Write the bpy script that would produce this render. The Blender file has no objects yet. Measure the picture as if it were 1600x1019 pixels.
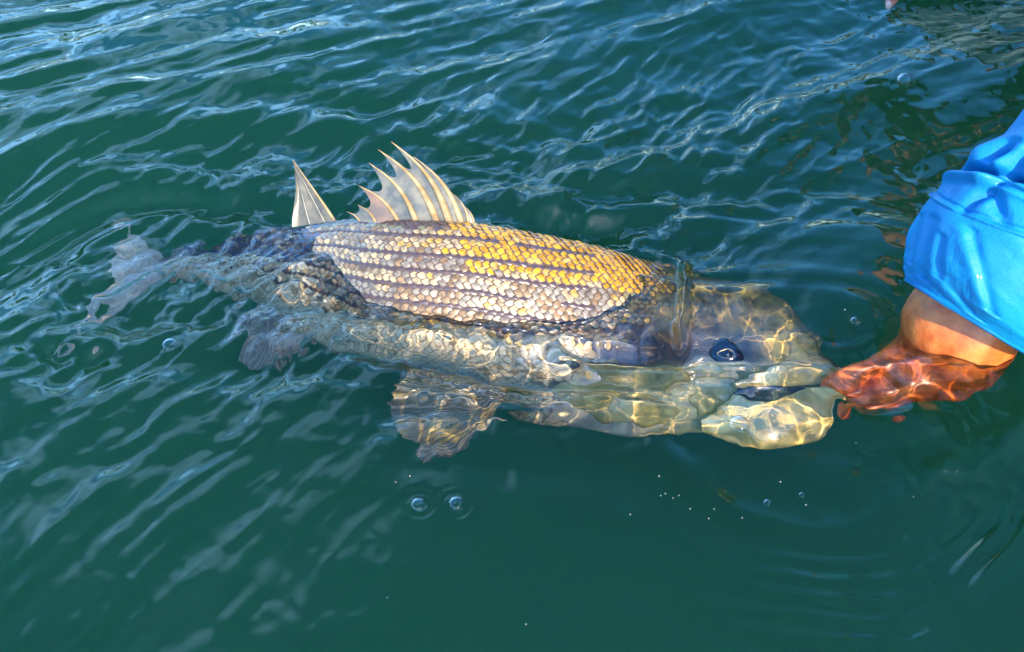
import bpy, bmesh, math, random
import numpy as np
from mathutils import Vector, Matrix

# ------------------------------------------------------------------ camera, sky, sun, exposure
scene = bpy.context.scene
COL = scene.collection
W, H = 1600, 1019
D, PITCH, HF = 1.03, math.radians(42), math.radians(50)
CAM = np.array([0, -D*math.cos(PITCH), D*math.sin(PITCH)])
F = (W/2)/math.tan(HF/2)
FW = np.array([0, math.cos(PITCH), -math.sin(PITCH)]); RT = np.array([1., 0, 0]); UP = np.cross(RT, FW)
cd = bpy.data.cameras.new('camera'); cam = bpy.data.objects.new('camera', cd); COL.objects.link(cam)
cd.angle = HF; cd.sensor_width = 36; cd.clip_start = .02; cd.clip_end = 600
cam.location = CAM; cam.rotation_euler = (math.pi/2-PITCH, 0, 0); scene.camera = cam

SUN_EL, SUN_AZ = math.radians(34), math.radians(158)      # azimuth from +Y, clockwise
SUN = np.array([math.sin(SUN_AZ)*math.cos(SUN_EL), math.cos(SUN_AZ)*math.cos(SUN_EL), math.sin(SUN_EL)])
world = bpy.data.worlds.new('World'); scene.world = world; world.use_nodes = True
nt = world.node_tree; bg = nt.nodes['Background']
sky = nt.nodes.new('ShaderNodeTexSky'); sky.sky_type = 'NISHITA'; sky.sun_disc = False
sky.sun_elevation = SUN_EL; sky.sun_rotation = SUN_AZ; sky.air_density = 1.0; sky.dust_density = .6; sky.ozone_density = 6.0
hsv = nt.nodes.new('ShaderNodeHueSaturation'); hsv.inputs['Saturation'].default_value = 1.22
nt.links.new(sky.outputs[0], hsv.inputs['Color']); 
# added north-western sky glow, broken by noise, to brighten the upper left reflections
def wn(t, **k):
    n = nt.nodes.new(t)
    for a, b in k.items(): setattr(n, a, b)
    return n
tcw = wn('ShaderNodeTexCoord'); dp = wn('ShaderNodeVectorMath', operation='DOT_PRODUCT'); dp.inputs[1].default_value = (-.46, .82, .34); nt.links.new(tcw.outputs['Generated'], dp.inputs[0])
mr = wn('ShaderNodeMapRange', interpolation_type='SMOOTHSTEP'); mr.inputs['From Min'].default_value = .80; mr.inputs['From Max'].default_value = 1.0; nt.links.new(dp.outputs['Value'], mr.inputs['Value'])
mpw = wn('ShaderNodeMapping'); mpw.inputs['Scale'].default_value = (1.4, 1.4, 4.5); nt.links.new(tcw.outputs['Generated'], mpw.inputs['Vector'])
nzw = wn('ShaderNodeTexNoise'); nzw.inputs['Scale'].default_value = 2.2; nzw.inputs['Detail'].default_value = 5; nt.links.new(mpw.outputs[0], nzw.inputs['Vector'])
mr2 = wn('ShaderNodeMapRange', interpolation_type='SMOOTHSTEP'); mr2.inputs['From Min'].default_value = .32; mr2.inputs['From Max'].default_value = .62; nt.links.new(nzw.outputs['Fac'], mr2.inputs['Value'])
mu = wn('ShaderNodeMath', operation='MULTIPLY'); nt.links.new(mr.outputs[0], mu.inputs[0]); nt.links.new(mr2.outputs[0], mu.inputs[1])
ms = wn('ShaderNodeMix', data_type='RGBA', blend_type='ADD'); ms.inputs[7].default_value = (2.6, 4.6, 6.6, 1); nt.links.new(mu.outputs[0], ms.inputs[0]); nt.links.new(hsv.outputs[0], ms.inputs[6])
nt.links.new(ms.outputs[2], bg.inputs[0]); bg.inputs[1].default_value = .15
sl = bpy.data.lights.new('sun', 'SUN'); sl.energy = 2.7; sl.angle = math.radians(.5); sl.color = (1, .80, .54)
so = bpy.data.objects.new('sun', sl); COL.objects.link(so)
so.rotation_euler = Vector(SUN).to_track_quat('Z', 'Y').to_euler(); so.location = (1, -3, 3)
scene.view_settings.view_transform = 'Standard'; scene.view_settings.look = 'None'
scene.view_settings.exposure = 2.05; scene.view_settings.gamma = 1
cy = scene.cycles
cy.use_denoising = True; cy.caustics_refractive = True; cy.caustics_reflective = False; cy.blur_glossy = .5
cy.max_bounces = 14; cy.transparent_max_bounces = 16; cy.transmission_bounces = 12; cy.volume_bounces = 2
try: sl.cycles.is_caustics_light = True
except Exception as e: print('caustic light', e)

# ------------------------------------------------------------------ helpers
def ray(px, py):
    d = FW*F + RT*(px-W/2) - UP*(py-H/2); return d/np.linalg.norm(d)
def at(px, py, z=0.):
    """the place in the lake (or above it) seen at a spot of the photograph, at height z; bends the ray at the water."""
    d = ray(px, py)
    if z >= 0: return CAM + d*((z-CAM[2])/d[2])
    s = CAM + d*(-CAM[2]/d[2]); n = 1/1.33; c = -d[2]
    t = n*d + (n*c-math.sqrt(1-n*n*(1-c*c)))*np.array([0, 0, 1.])
    return s + t*(z/t[2])
def unit(v): v = np.asarray(v, float); return v/np.linalg.norm(v)
def sstep(a, b, x): t = np.clip((x-a)/(b-a), 0, 1); return t*t*(3-2*t)
def spline(xs, ys, q):
    """Catmull-Rom through (xs, ys[k])"""
    xs = np.asarray(xs, float); ys = np.asarray(ys, float); q = np.atleast_1d(q)
    if ys.ndim == 1: ys = ys[:, None]
    m = np.gradient(ys, xs, axis=0)
    i = np.clip(np.searchsorted(xs, q)-1, 0, len(xs)-2); h = (xs[i+1]-xs[i])[:, None]; t = ((q-xs[i])[:, None])/h
    t = np.clip(t, 0, 1)
    return ((2*t**3-3*t**2+1)*ys[i]+(t**3-2*t**2+t)*h*m[i]+(-2*t**3+3*t**2)*ys[i+1]+(t**3-t**2)*h*m[i+1])
_rs = np.random.RandomState(7); _tab = _rs.rand(512, 512)
def vnoise(x, y, seed=0):
    x = x+seed*17.3; y = y+seed*9.7
    xi = np.floor(x).astype(int); yi = np.floor(y).astype(int); fx = x-xi; fy = y-yi
    fx = fx*fx*fx*(fx*(fx*6-15)+10); fy = fy*fy*fy*(fy*(fy*6-15)+10)
    a = _tab[xi % 512, yi % 512]; b = _tab[(xi+1) % 512, yi % 512]; c = _tab[xi % 512, (yi+1) % 512]; d = _tab[(xi+1) % 512, (yi+1) % 512]
    return (a*(1-fx)+b*fx)*(1-fy)+(c*(1-fx)+d*fx)*fy-.5
def fbm(x, y, seed=0, o=3):
    s = 0; a = 1.
    for k in range(o): s = s+a*vnoise(x*2**k, y*2**k, seed+k*3); a *= .5
    return s
def mesh_obj(name, verts, faces, mats=None, parent=None, smooth=True, midx=None, cols=None):
    me = bpy.data.meshes.new(name); me.from_pydata([tuple(map(float, v)) for v in verts], [], faces)
    if mats is not None:
        for m in (mats if isinstance(mats, (list, tuple)) else [mats]): me.materials.append(m)
    if midx is not None: me.polygons.foreach_set('material_index', np.asarray(midx, dtype=np.int32))
    if smooth: me.polygons.foreach_set('use_smooth', np.ones(len(me.polygons), dtype=bool))
    if cols is not None:
        ca = me.color_attributes.new('tint', 'FLOAT_COLOR', 'POINT')
        cc = np.ones((len(verts), 4)); cc[:, :3] = cols; ca.data.foreach_set('color', cc.ravel())
    me.update()
    o = bpy.data.objects.new(name, me); COL.objects.link(o)
    if parent is not None: o.parent = parent
    return o
def empty(name, loc, label, cat, group=None):
    o = bpy.data.objects.new(name, None); COL.objects.link(o); o.location = loc; o.empty_display_size = .05
    tag(o, label, cat, group); return o
def tag(o, label=None, cat=None, group=None, kind=None):
    for k, v in (('label', label), ('category', cat), ('group', group), ('kind', kind)):
        if v: o[k] = v
    return o
def adopt(o, root):
    o.parent = root; o.matrix_parent_inverse = Matrix.Translation(-root.location); return o
def grid_faces(nu, nv, wrap=False):
    f = []
    for i in range(nu-1):
        for j in range(nv if wrap else nv-1):
            k = (j+1) % nv; f.append((i*nv+j, (i+1)*nv+j, (i+1)*nv+k, i*nv+k))
    return f
def tube(pts, rad, n=6):
    pts = np.asarray(pts, float); V = []; Fc = []
    for i, p in enumerate(pts):
        t = unit(pts[min(i+1, len(pts)-1)]-pts[max(i-1, 0)]); a = unit(np.cross(t, (.3, .2, .9) if abs(t[2]) < .9 else (1, 0, 0))); b = np.cross(t, a)
        for k in range(n):
            w = 2*math.pi*k/n; V.append(p+(a*math.cos(w)+b*math.sin(w))*rad[i])
    Fc = grid_faces(len(pts), n, True); Fc.append(tuple(range(n))[::-1]); Fc.append(tuple(range((len(pts)-1)*n, len(pts)*n)))
    return V, Fc
# materials
def mat(name, col=(.5, .5, .5), rough=.5, spec=.5, metal=0., sss=0., coat=0., coatr=.1, trans=None):
    m = bpy.data.materials.new(name); m.use_nodes = True; b = m.node_tree.nodes['Principled BSDF']
    b.inputs['Base Color'].default_value = (*col, 1); b.inputs['Roughness'].default_value = rough; b.inputs['Metallic'].default_value = metal
    b.inputs['Specular IOR Level'].default_value = spec; b.inputs['Coat Weight'].default_value = coat; b.inputs['Coat Roughness'].default_value = coatr
    if sss: b.inputs['Subsurface Weight'].default_value = sss; b.inputs['Subsurface Scale'].default_value = .01; b.inputs['Subsurface Radius'].default_value = (1, .4, .2)
    return m
def nd(m, t, **kw):
    n = m.node_tree.nodes.new(t)
    for k, v in kw.items(): setattr(n, k, v)
    return n
def ramp(m, stops):
    r = nd(m, 'ShaderNodeValToRGB'); e = r.color_ramp.elements
    while len(e) < len(stops): e.new(.5)
    for k, (p, c) in enumerate(stops): e[k].position = p; e[k].color = (*c, 1) if len(c) == 3 else c
    return r
def mottle(m, a, b, scale, bump=0., bdist=.001, detail=5, coord='Object', c=None):
    """noise between two colours on the base colour, with fine relief"""
    L = m.node_tree.links; bs = m.node_tree.nodes['Principled BSDF']; tc = nd(m, 'ShaderNodeTexCoord'); n = nd(m, 'ShaderNodeTexNoise')
    n.inputs['Scale'].default_value = scale; n.inputs['Detail'].default_value = detail; L.new(tc.outputs[coord], n.inputs['Vector'])
    r = ramp(m, [(.3, a), (.7, b)] if c is None else [(.3, a), (.5, c), (.7, b)]); L.new(n.outputs['Fac'], r.inputs[0]); L.new(r.outputs[0], bs.inputs['Base Color'])
    if bump:
        bn = nd(m, 'ShaderNodeBump'); bn.inputs['Strength'].default_value = bump; bn.inputs['Distance'].default_value = bdist
        L.new(n.outputs['Fac'], bn.inputs['Height']); L.new(bn.outputs[0], bs.inputs['Normal'])
    return m

# ------------------------------------------------------------------ the lake
def img_xy(x, y):
    """photograph coordinates of points of the still surface (to lay out where the water is rough)"""
    vx, vy, vz = x-CAM[0], y-CAM[1], 0*x-CAM[2]
    k = vy*FW[1]+vz*FW[2]; return W/2+F*vx/k, H/2-F*(vy*UP[1]+vz*UP[2])/k
def streak(x, y, ang, lam, stretch, seed):
    """noise with crests running along direction ang (world, radians)"""
    c, s = math.cos(ang), math.sin(ang); u = (x*c+y*s)/(lam*stretch); v = (-x*s+y*c)/lam
    return vnoise(u, v, seed)
def rstreak(x, y, ang, lam, stretch, seed):
    n = streak(x, y, ang, lam, stretch, seed); return .2-np.sqrt(n*n+.0016)
def gauss(px, py, cx, cy, sx, sy, ang=0):
    c, s = math.cos(ang), math.sin(ang); dx, dy = px-cx, py-cy
    return np.exp(-(((dx*c+dy*s)/sx)**2+((-dx*s+dy*c)/sy)**2))
GAIN = 1.7
def height(x, y):
    px, py = img_xy(x, y)
    r = math.radians
    wx = x+.02*vnoise(x*9, y*9, 3)+.008*vnoise(x*25, y*25, 5); wy = y+.02*vnoise(x*9+5, y*9, 4)+.008*vnoise(x*25, y*25+7, 6)
    h = np.zeros_like(x)
    # broad swell
    h += .022*streak(x, y, r(28), .26, 2.2, 1)+.0065*streak(wx, wy, r(44), .09, 2.5, 2)*(1-.6*sstep(700, 1000, py))
    calm = 1-.62*sstep(600, 900, py)*sstep(250, 700, px)          # the lower middle is nearly smooth
    calm = calm*(1-.75*gauss(px, py, 1290, 400, 150, 110))
    # top left: long smooth crests
    tl = sstep(520, 60, py-.12*(px-0)+0*px)
    h += tl*(.0075*streak(wx, wy, r(29), .055, 4.5, 11)+.0026*streak(wx, wy, r(36), .020, 4, 12)+.0050*rstreak(wx, wy, r(32), .040, 5, 15))*(.4+.6*sstep(1500, 500, px))
    # left: diagonal streaks thrown by the tail
    lf = sstep(900, 250, px)*sstep(60, 300, py)*(1-.5*sstep(520, 820, py))
    h += lf*calm*(.0030*streak(wx, wy, r(57), .026, 4, 21)+.0019*streak(wx, wy, r(54), .012, 4, 22)+.0028*rstreak(wx, wy, r(55), .024, 4, 23))
    # upper middle and right: shorter crests
    um = gauss(px, py, 900, 240, 420, 170, r(-8))
    h += um*(1-.7*gauss(px, py, 1430, 220, 140, 180))*(.0036*streak(wx, wy, r(52), .023, 3.2, 31)+.0028*streak(wx, wy, r(60), .011, 3, 32)+.0040*rstreak(wx, wy, r(50), .022, 3.4, 33))
    h += (.35+.65*calm)*(.0014*fbm(wx/.035, wy/.05, 41, 3))
    ur = sstep(1000, 1350, px)*sstep(480, 200, py)*(1-.8*gauss(px, py, 1430, 220, 140, 180))
    h += ur*(.0030*streak(wx, wy, r(14), .034, 3.2, 35)+.0011*streak(wx, wy, r(22), .013, 3, 36))
    ax_, ay_, bx_, by_ = -.36, .10, .30, .0
    ex_, ey_ = bx_-ax_, by_-ay_; tt = np.clip(((wx-ax_)*ex_+(wy-ay_)*ey_)/(ex_**2+ey_**2), 0, 1); dx_, dy_ = wx-ax_-tt*ex_, wy-ay_-tt*ey_
    dd = np.hypot(dx_, dy_)+.05*vnoise(wx*4, wy*4, 13); al = tt*.7+.12*np.arctan2(dy_, dx_)
    wrap = sstep(.03, .08, dd)*sstep(.45, .16, dd)*(.35+.65*sstep(700, 500, py))
    h += 1.25*wrap*calm*(1-.6*gauss(px, py, 1430, 220, 140, 180))*(.0075*vnoise(al/.16, dd/.036, 14)+.0022*vnoise(al/.09, dd/.016, 15))
    # churned water along the back and round the soft fin
    ch = gauss(px, py, 960, 350, 190, 45, r(12))+gauss(px, py, 430, 320, 110, 60)+.8*gauss(px, py, 620, 300, 130, 60)
    h += ch*(.0028*fbm(wx/.018, wy/.024, 51, 3))
    # the film running over the tail and the belly edge
    tf = 1.3*gauss(px, py, 270, 420, 240, 100, r(-10))+gauss(px, py, 520, 520, 220, 60, r(12))
    h += tf*(.0034*streak(wx, wy, r(50), .014, 3, 61)+.0012*fbm(wx/.012, wy/.016, 62, 2))
    # ripples over the head, the belly and the hand
    hd = gauss(px, py, 1010, 600, 300, 75, r(6))*(1-.8*gauss(px, py, 1141, 548, 55, 40))+1.1*gauss(px, py, 1430, 600, 150, 60)+.8*gauss(px, py, 1480, 535, 110, 40)
    h += hd*(.0064*vnoise(wx/.040, wy/.034, 71)+.0024*vnoise(wx/.016, wy/.014, 73))
    hn = gauss(px, py, 1150, 470, 150, 60, r(15))
    h += hn*(.0018*streak(wx, wy, r(72), .022, 3, 75))
    # rings spreading from the mouth
    c0 = at(1230, 640); rr = np.hypot(x-c0[0], (y-c0[1]))+.016*vnoise(x*12, y*12, 8)+.004*vnoise(x*40, y*40, 9)
    rings = np.sin(rr*2*math.pi/.017)*np.exp(-((rr-.20)/.045)**2)*sstep(640, 760, py)*sstep(850, 1200, px)*(.35+1.3*np.clip(vnoise(x*10, y*10, 81)+.3, 0, 1))
    h += .0006*rings*(.3+1.4*np.clip(vnoise(wx*22, wy*22, 84)+.4, 0, 1))
    h += .0022*np.exp(-((rr-.125)/.013)**2)*sstep(650, 740, py)*(.2+np.clip(vnoise(x*8, y*8, 82)+.4, 0, 1))
    # second, wider set of rings at the lower left
    h += .0005*sstep(560, 760, py)*sstep(900, 300, px)*streak(wx, wy, r(62), .03, 5, 91)*1.6
    # little rings round bubbles
    for bx, by, br in ((265, 538, .009), (1333, 515, .006), (655, 787, .007), (712, 787, .007)):
        c = at(bx, by); q = np.hypot(x-c[0], y-c[1]); h += .0004*np.cos(q*2*math.pi/(br*1.1))*np.exp(-(q/(br*1.8))**2)
    # the sharp lip of the film over the gill cover, and the trough below it
    h += gauss(px, py, 1000, 430, 60, 45)*(.0022*fbm(wx/.014, wy/.016, 55, 2))+gauss(px, py, 720, 500, 260, 40, r(4))*(.0030*vnoise(wx/.026, wy/.02, 56)+.0016*fbm(wx/.012, wy/.012, 57, 2))+gauss(px, py, 690, 650, 110, 60)*(.0024*vnoise(wx/.020, wy/.020, 58)+.0009*vnoise(wx/.009, wy/.009, 59))
    def lip(a, b, w, hh, side=1):
        a = at(*a)[:2]; b = at(*b)[:2]; e = b-a; Ln = np.hypot(*e); e = e/Ln
        u = (x-a[0])*e[0]+(y-a[1])*e[1]; v = (x-a[0])*-e[1]+(y-a[1])*e[0]
        v = v+.004*vnoise(u*60, 0*u, 5)
        return hh*sstep(-.01, .02, u)*sstep(Ln+.01, Ln-.02, u)*np.exp(-(v/w)**2)
    h += lip((1074, 400), (1062, 545), .005, .0055)
    h -= lip((880, 545), (1085, 560), .011, .007)
    h += lip((900, 575), (1070, 590), .012, .003)
    return h*GAIN-.0015

def water_grid():
    # rows spread in distance so the near water is the finest
    nv, nu = 960, 1110
    pyv = np.linspace(1230, -190, nv)
    X = np.zeros((nv, nu)); Y = np.zeros((nv, nu))
    for i, py in enumerate(pyv):
        l = at(-240, py); rr = at(1840, py); X[i] = np.linspace(l[0], rr[0], nu); Y[i] = l[1]
    Z = height(X, Y)
    # settle to a flat rim that meets the far water
    ex = np.minimum(np.linspace(0, 1, nu), np.linspace(1, 0, nu))[None, :]; ey = np.minimum(np.linspace(0, 1, nv), np.linspace(1, 0, nv))[:, None]
    Z = Z*sstep(0, .05, np.minimum(ex, ey))
    V = np.stack([X, Y, Z], -1).reshape(-1, 3)
    me = bpy.data.meshes.new('water')
    idx = np.arange(nv*nu).reshape(nv, nu)
    q = np.stack([idx[:-1, :-1], idx[:-1, 1:], idx[1:, 1:], idx[1:, :-1]], -1).reshape(-1, 4)
    # far rings out to the banks
    rim = np.concatenate([idx[0, :], idx[1:, -1], idx[-1, -2::-1], idx[-2:0:-1, 0]])
    P = V[rim, :2]; c = P.mean(0); verts = [V]; quads = [q]; prev = rim; n = len(rim); base = nv*nu
    for s in (1.5, 2.5, 5, 12, 40, 160):
        Pn = c+(P-c)*s; verts.append(np.column_stack([Pn, np.zeros(n)])); cur = np.arange(base, base+n); base += n
        quads.append(np.stack([prev, cur, np.roll(cur, -1), np.roll(prev, -1)], -1)); prev = cur
    V = np.concatenate(verts); Q = np.concatenate(quads).astype(np.int32)
    me.vertices.add(len(V)); me.vertices.foreach_set('co', V.astype(np.float32).ravel())
    me.loops.add(Q.size); me.loops.foreach_set('vertex_index', Q.ravel())
    me.polygons.add(len(Q)); me.polygons.foreach_set('loop_start', np.arange(0, Q.size, 4, dtype=np.int32))
    me.polygons.foreach_set('loop_total', np.full(len(Q), 4, dtype=np.int32)); me.polygons.foreach_set('use_smooth', np.ones(len(Q), dtype=bool))
    mi = np.ones(len(Q), dtype=np.int32); mi[:len(q)] = 0; me.polygons.foreach_set('material_index', mi)
    me.update(calc_edges=True); me.validate()
    return me
me = water_grid()
water = bpy.data.objects.new('water', me); COL.objects.link(water); tag(water, kind='structure')
mw = bpy.data.materials.new('water'); mw.use_nodes = True; T = mw.node_tree; T.nodes.clear()
o = T.nodes.new('ShaderNodeOutputMaterial'); g = T.nodes.new('ShaderNodeBsdfGlass'); g.inputs['IOR'].default_value = 1.333; g.inputs['Roughness'].default_value = 0
T.links.new(g.outputs[0], o.inputs[0])
me.materials.append(mw)
# the open lake beyond the fish: the same water, its waves as relief
mf = mw.copy(); mf.name = 'open_water'; T = mf.node_tree; g2 = [n for n in T.nodes if n.type == 'BSDF_GLASS'][0]
tc_ = T.nodes.new('ShaderNodeTexCoord'); mp_ = T.nodes.new('ShaderNodeMapping'); mp_.inputs['Rotation'].default_value = (0, 0, -.7); mp_.inputs['Scale'].default_value = (7, 22, 1)
n_ = T.nodes.new('ShaderNodeTexNoise'); n_.inputs['Scale'].default_value = 1; n_.inputs['Detail'].default_value = 5; bp_ = T.nodes.new('ShaderNodeBump'); bp_.inputs['Distance'].default_value = .012; bp_.inputs['Strength'].default_value = .8
T.links.new(tc_.outputs['Object'], mp_.inputs['Vector']); T.links.new(mp_.outputs[0], n_.inputs['Vector']); T.links.new(n_.outputs['Fac'], bp_.inputs['Height']); T.links.new(bp_.outputs[0], g2.inputs['Normal'])
me.materials.append(mf)
try: water.cycles.is_caustics_caster = True
except Exception as e: print('caster', e)
print('water up', me.polygons[0].normal)
# cloudy green body of water under the surface
def box(name, x0, x1, y0, y1, z0, z1, m=None, parent=None):
    V = [(x, y, z) for x in (x0, x1) for y in (y0, y1) for z in (z0, z1)]
    Fc = [(0, 1, 3, 2), (4, 6, 7, 5), (0, 4, 5, 1), (2, 3, 7, 6), (0, 2, 6, 4), (1, 5, 7, 3)]
    return mesh_obj(name, V, Fc, m, parent, smooth=False)
VOL = True
if VOL:
    mv = bpy.data.materials.new('lake_murk'); mv.use_nodes = True; T = mv.node_tree; T.nodes.clear()
    o = T.nodes.new('ShaderNodeOutputMaterial'); a = T.nodes.new('ShaderNodeVolumeAbsorption'); s = T.nodes.new('ShaderNodeVolumeScatter'); ad = T.nodes.new('ShaderNodeAddShader')
    a.inputs['Color'].default_value = (.0, .62, .50, 1); a.inputs['Density'].default_value = 8.0
    s.inputs['Color'].default_value = (.15, .41, .095, 1); s.inputs['Density'].default_value = 12; s.inputs['Anisotropy'].default_value = .0
    T.links.new(a.outputs[0], ad.inputs[0]); T.links.new(s.outputs[0], ad.inputs[1]); T.links.new(ad.outputs[0], o.inputs['Volume'])
    # its top lies just under the surface, but dips below the fish where the water is clear
    n = 90; xs = np.linspace(-1.3, 1.3, n); ysv = np.linspace(-1.0, 1.6, n); GX, GY = np.meshgrid(xs, ysv); PX, PY = img_xy(GX, GY)
    dep = -.15+0*PX
    ring = [(-80, -60), (80, -60), (80, 90), (-80, 90)]
    Vv = np.stack([GX, GY, dep], -1).reshape(-1, 3).tolist(); Fv = [(i*n+j, i*n+j+1, (i+1)*n+j+1, (i+1)*n+j) for i in range(n-1) for j in range(n-1)]
    k0 = len(Vv); Vv += [(x, y, -.15) for x, y in ring]+[(x, y, -3) for x, y in ring]
    c00, c10, c11, c01 = 0, n-1, n*n-1, n*(n-1)
    Fv += [tuple([k0, k0+1]+list(range(c10, c00-1, -1))), tuple([k0+1, k0+2]+[i*n+n-1 for i in range(n-1, -1, -1)]), tuple([k0+2, k0+3]+list(range(c01, c11+1))), tuple([k0+3, k0]+[i*n for i in range(n)])]
    Fv += [(k0+4, k0+7, k0+6, k0+5)]+[(k0+i, k0+4+i, k0+4+(i+1) % 4, k0+(i+1) % 4) for i in range(4)]
    vol = mesh_obj('murky_water', Vv, Fv, mv, smooth=False); tag(vol, kind='structure')
bed = mottle(mat('lake_bed', (.05, .12, .09), .9), (.02, .07, .05), (.05, .13, .08), 3)
b_ = mesh_obj('lake_bed', [(-90, -70, -1.6), (90, -70, -1.6), (90, 100, -1.6), (-90, 100, -1.6)], [(0, 1, 2, 3)], bed); tag(b_, kind='structure')
# ------------------------------------------------------------------ the striped bass
# stations along the body: back (spot, height), belly (spot, height), half thickness
ST = [(236, 394, -.105, 232, 424, -.118, .007), (285, 378, -.085, 280, 424, -.112, .013), (375, 358, -.052, 375, 458, -.105, .021), (460, 348, -.022, 450, 508, -.110, .030),
      (540, 345, .003, 540, 548, -.112, .038), (640, 345, .034, 640, 580, -.110, .048), (740, 350, .036, 740, 608, -.115, .052), (850, 369, .022, 850, 655, -.124, .051),
      (960, 392, -.004, 960, 674, -.130, .048), (1070, 416, -.040, 1075, 678, -.130, .042), (1165, 444, -.050, 1160, 672, -.115, .034), (1240, 482, -.058, 1230, 632, -.100, .026),
      (1285, 545, -.066, 1278, 608, -.086, .016), (1310, 578, -.070, 1310, 598, -.078, .008)]
TOP = np.array([at(a, b, c) for a, b, c, *_ in ST]); BOT = np.array([at(s[3], s[4], s[5]) for s in ST]); TH = np.array([s[6] for s in ST])
US = np.linspace(0, 1, len(ST)); 
_mid = (TOP+BOT)/2; _l = np.concatenate([[0], np.cumsum(np.linalg.norm(np.diff(_mid, axis=0), axis=1))]); US = _l/_l[-1]; LEN = _l[-1]
def frame(u):
    u = np.atleast_1d(u); t = spline(US, TOP, u); b = spline(US, BOT, u); th = spline(US, TH, u)[:, 0]
    e = 2e-3; m1 = (spline(US, TOP, np.clip(u+e, 0, 1))+spline(US, BOT, np.clip(u+e, 0, 1)))/2; m0 = (spline(US, TOP, np.clip(u-e, 0, 1))+spline(US, BOT, np.clip(u-e, 0, 1)))/2
    T = m1-m0; T /= np.linalg.norm(T, axis=1)[:, None]; c = (t+b)/2; U = (t-b)/2
    N = np.cross(U, T); N /= np.linalg.norm(N, axis=1)[:, None]; s = np.sign(N@np.array([0, -1, .5]))[:, None]; N = N*s
    return c, U, N, th, T
def surf(u, w, off=0.):
    """body surface: u tail..snout, w angle 0 back, pi/2 camera flank, pi belly"""
    u = np.atleast_1d(u); w = np.broadcast_to(np.asarray(w, float), u.shape); c, U, N, th, T = frame(u)
    cw, sw = np.cos(w), np.sin(w); hn = np.linalg.norm(U, axis=1)
    sx = np.sign(sw)*np.abs(sw)**(1.0+.25*np.clip(cw, 0, 1))
    p = c+U*(cw*(1+off/hn))[:, None]+N*(sx*(th+off))[:, None]
    return p
def surf_n(u, w):
    e = 1e-3; a = surf(u+e, w)-surf(u-e, w); b = surf(u, np.asarray(w)+e)-surf(u, np.asarray(w)-e); n = np.cross(a, b)
    n /= np.linalg.norm(n, axis=1)[:, None]; c = frame(u)[0]; s = np.sign(((surf(u, w)-c)*n).sum(1))[:, None]; return n*s
_gu, _gw = np.meshgrid(np.linspace(0, 1, 260), np.linspace(.02, math.pi-.02, 140), indexing='ij'); _gu = _gu.ravel(); _gw = _gw.ravel(); _gp = surf(_gu, _gw)
def at_many(px, py, z):
    """vector form of at() for an array of heights"""
    d = ray(px, py); z = np.asarray(z)
    air = CAM+d*((z-CAM[2])/d[2])[:, None]; s = CAM+d*(-CAM[2]/d[2]); n = 1/1.33; c = -d[2]
    t = n*d+(n*c-math.sqrt(1-n*n*(1-c*c)))*np.array([0, 0, 1.]); wet = s+t*(z/t[2])[:, None]
    return np.where((z >= 0)[:, None], air, wet)
def on_fish(px, py):
    q = at_many(px, py, _gp[:, 2]); d = np.linalg.norm(q-_gp, axis=1); near = d < d.min()+.0015
    k = np.argmin(np.where(near, -_gp[:, 2]*.0+d, 9)); return _gu[k], _gw[k]
print('depth cm', [round(float(np.linalg.norm(a-b)*100), 1) for a, b in zip(TOP, BOT)], 'len', round(LEN, 3))

fish = empty('striped_bass', tuple(_mid[7]), 'big silver and gold striped bass held by its jaw at the water surface', 'fish')
def part(name, V, Fc, m, parent=None, **k):
    o = mesh_obj(name, V, Fc, m, **k)
    if parent is None: adopt(o, fish)
    else:
        o.parent = parent; o.matrix_parent_inverse = (Matrix.Translation(fish.location)).inverted() if False else Matrix.Identity(4)
        # parts have identity local transforms under the fish root
        o.matrix_parent_inverse = Matrix.Identity(4)
    return o
def skin_mat(name, rough=.32, coat=.7, sc=420, bump=.25):
    m = mat(name, rough=rough, coat=coat, coatr=.08); L = m.node_tree.links; b = m.node_tree.nodes['Principled BSDF']
    at_ = nd(m, 'ShaderNodeAttribute', attribute_name='tint'); tc = nd(m, 'ShaderNodeTexCoord')
    n = nd(m, 'ShaderNodeTexNoise'); n.inputs['Scale'].default_value = 55; n.inputs['Detail'].default_value = 8; L.new(tc.outputs['Object'], n.inputs['Vector'])
    r = ramp(m, [(.3, (.6, .6, .62)), (.7, (1.25, 1.2, 1.1))]); L.new(n.outputs['Fac'], r.inputs[0])
    mx = nd(m, 'ShaderNodeMix', data_type='RGBA', blend_type='MULTIPLY'); mx.inputs[0].default_value = 1
    L.new(at_.outputs['Color'], mx.inputs[6]); L.new(r.outputs[0], mx.inputs[7]); L.new(mx.outputs[2], b.inputs['Base Color'])
    v = nd(m, 'ShaderNodeTexNoise'); v.inputs['Scale'].default_value = sc; v.inputs['Detail'].default_value = 3; L.new(tc.outputs['Object'], v.inputs['Vector'])
    bn = nd(m, 'ShaderNodeBump'); bn.inputs['Strength'].default_value = bump; bn.inputs['Distance'].default_value = .0006; L.new(v.outputs['Fac'], bn.inputs['Height']); L.new(bn.outputs[0], b.inputs['Normal'])
    return m
SKIN = skin_mat('bass_skin'); CHEEK = skin_mat('bass_cheek', .25, 1.)
def lerp(a, b, t): return np.asarray(a)[None, :]*(1-t)[:, None]+np.asarray(b)[None, :]*t[:, None]
U_GILL = on_fish(900, 600)[0]; U_NAPE = on_fish(985, 410)[0]; U_HEAD = on_fish(1070, 500)[0]
print('u gill nape head', U_GILL, U_NAPE, U_HEAD)
EYE_UW = on_fish(1141, 552)
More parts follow.
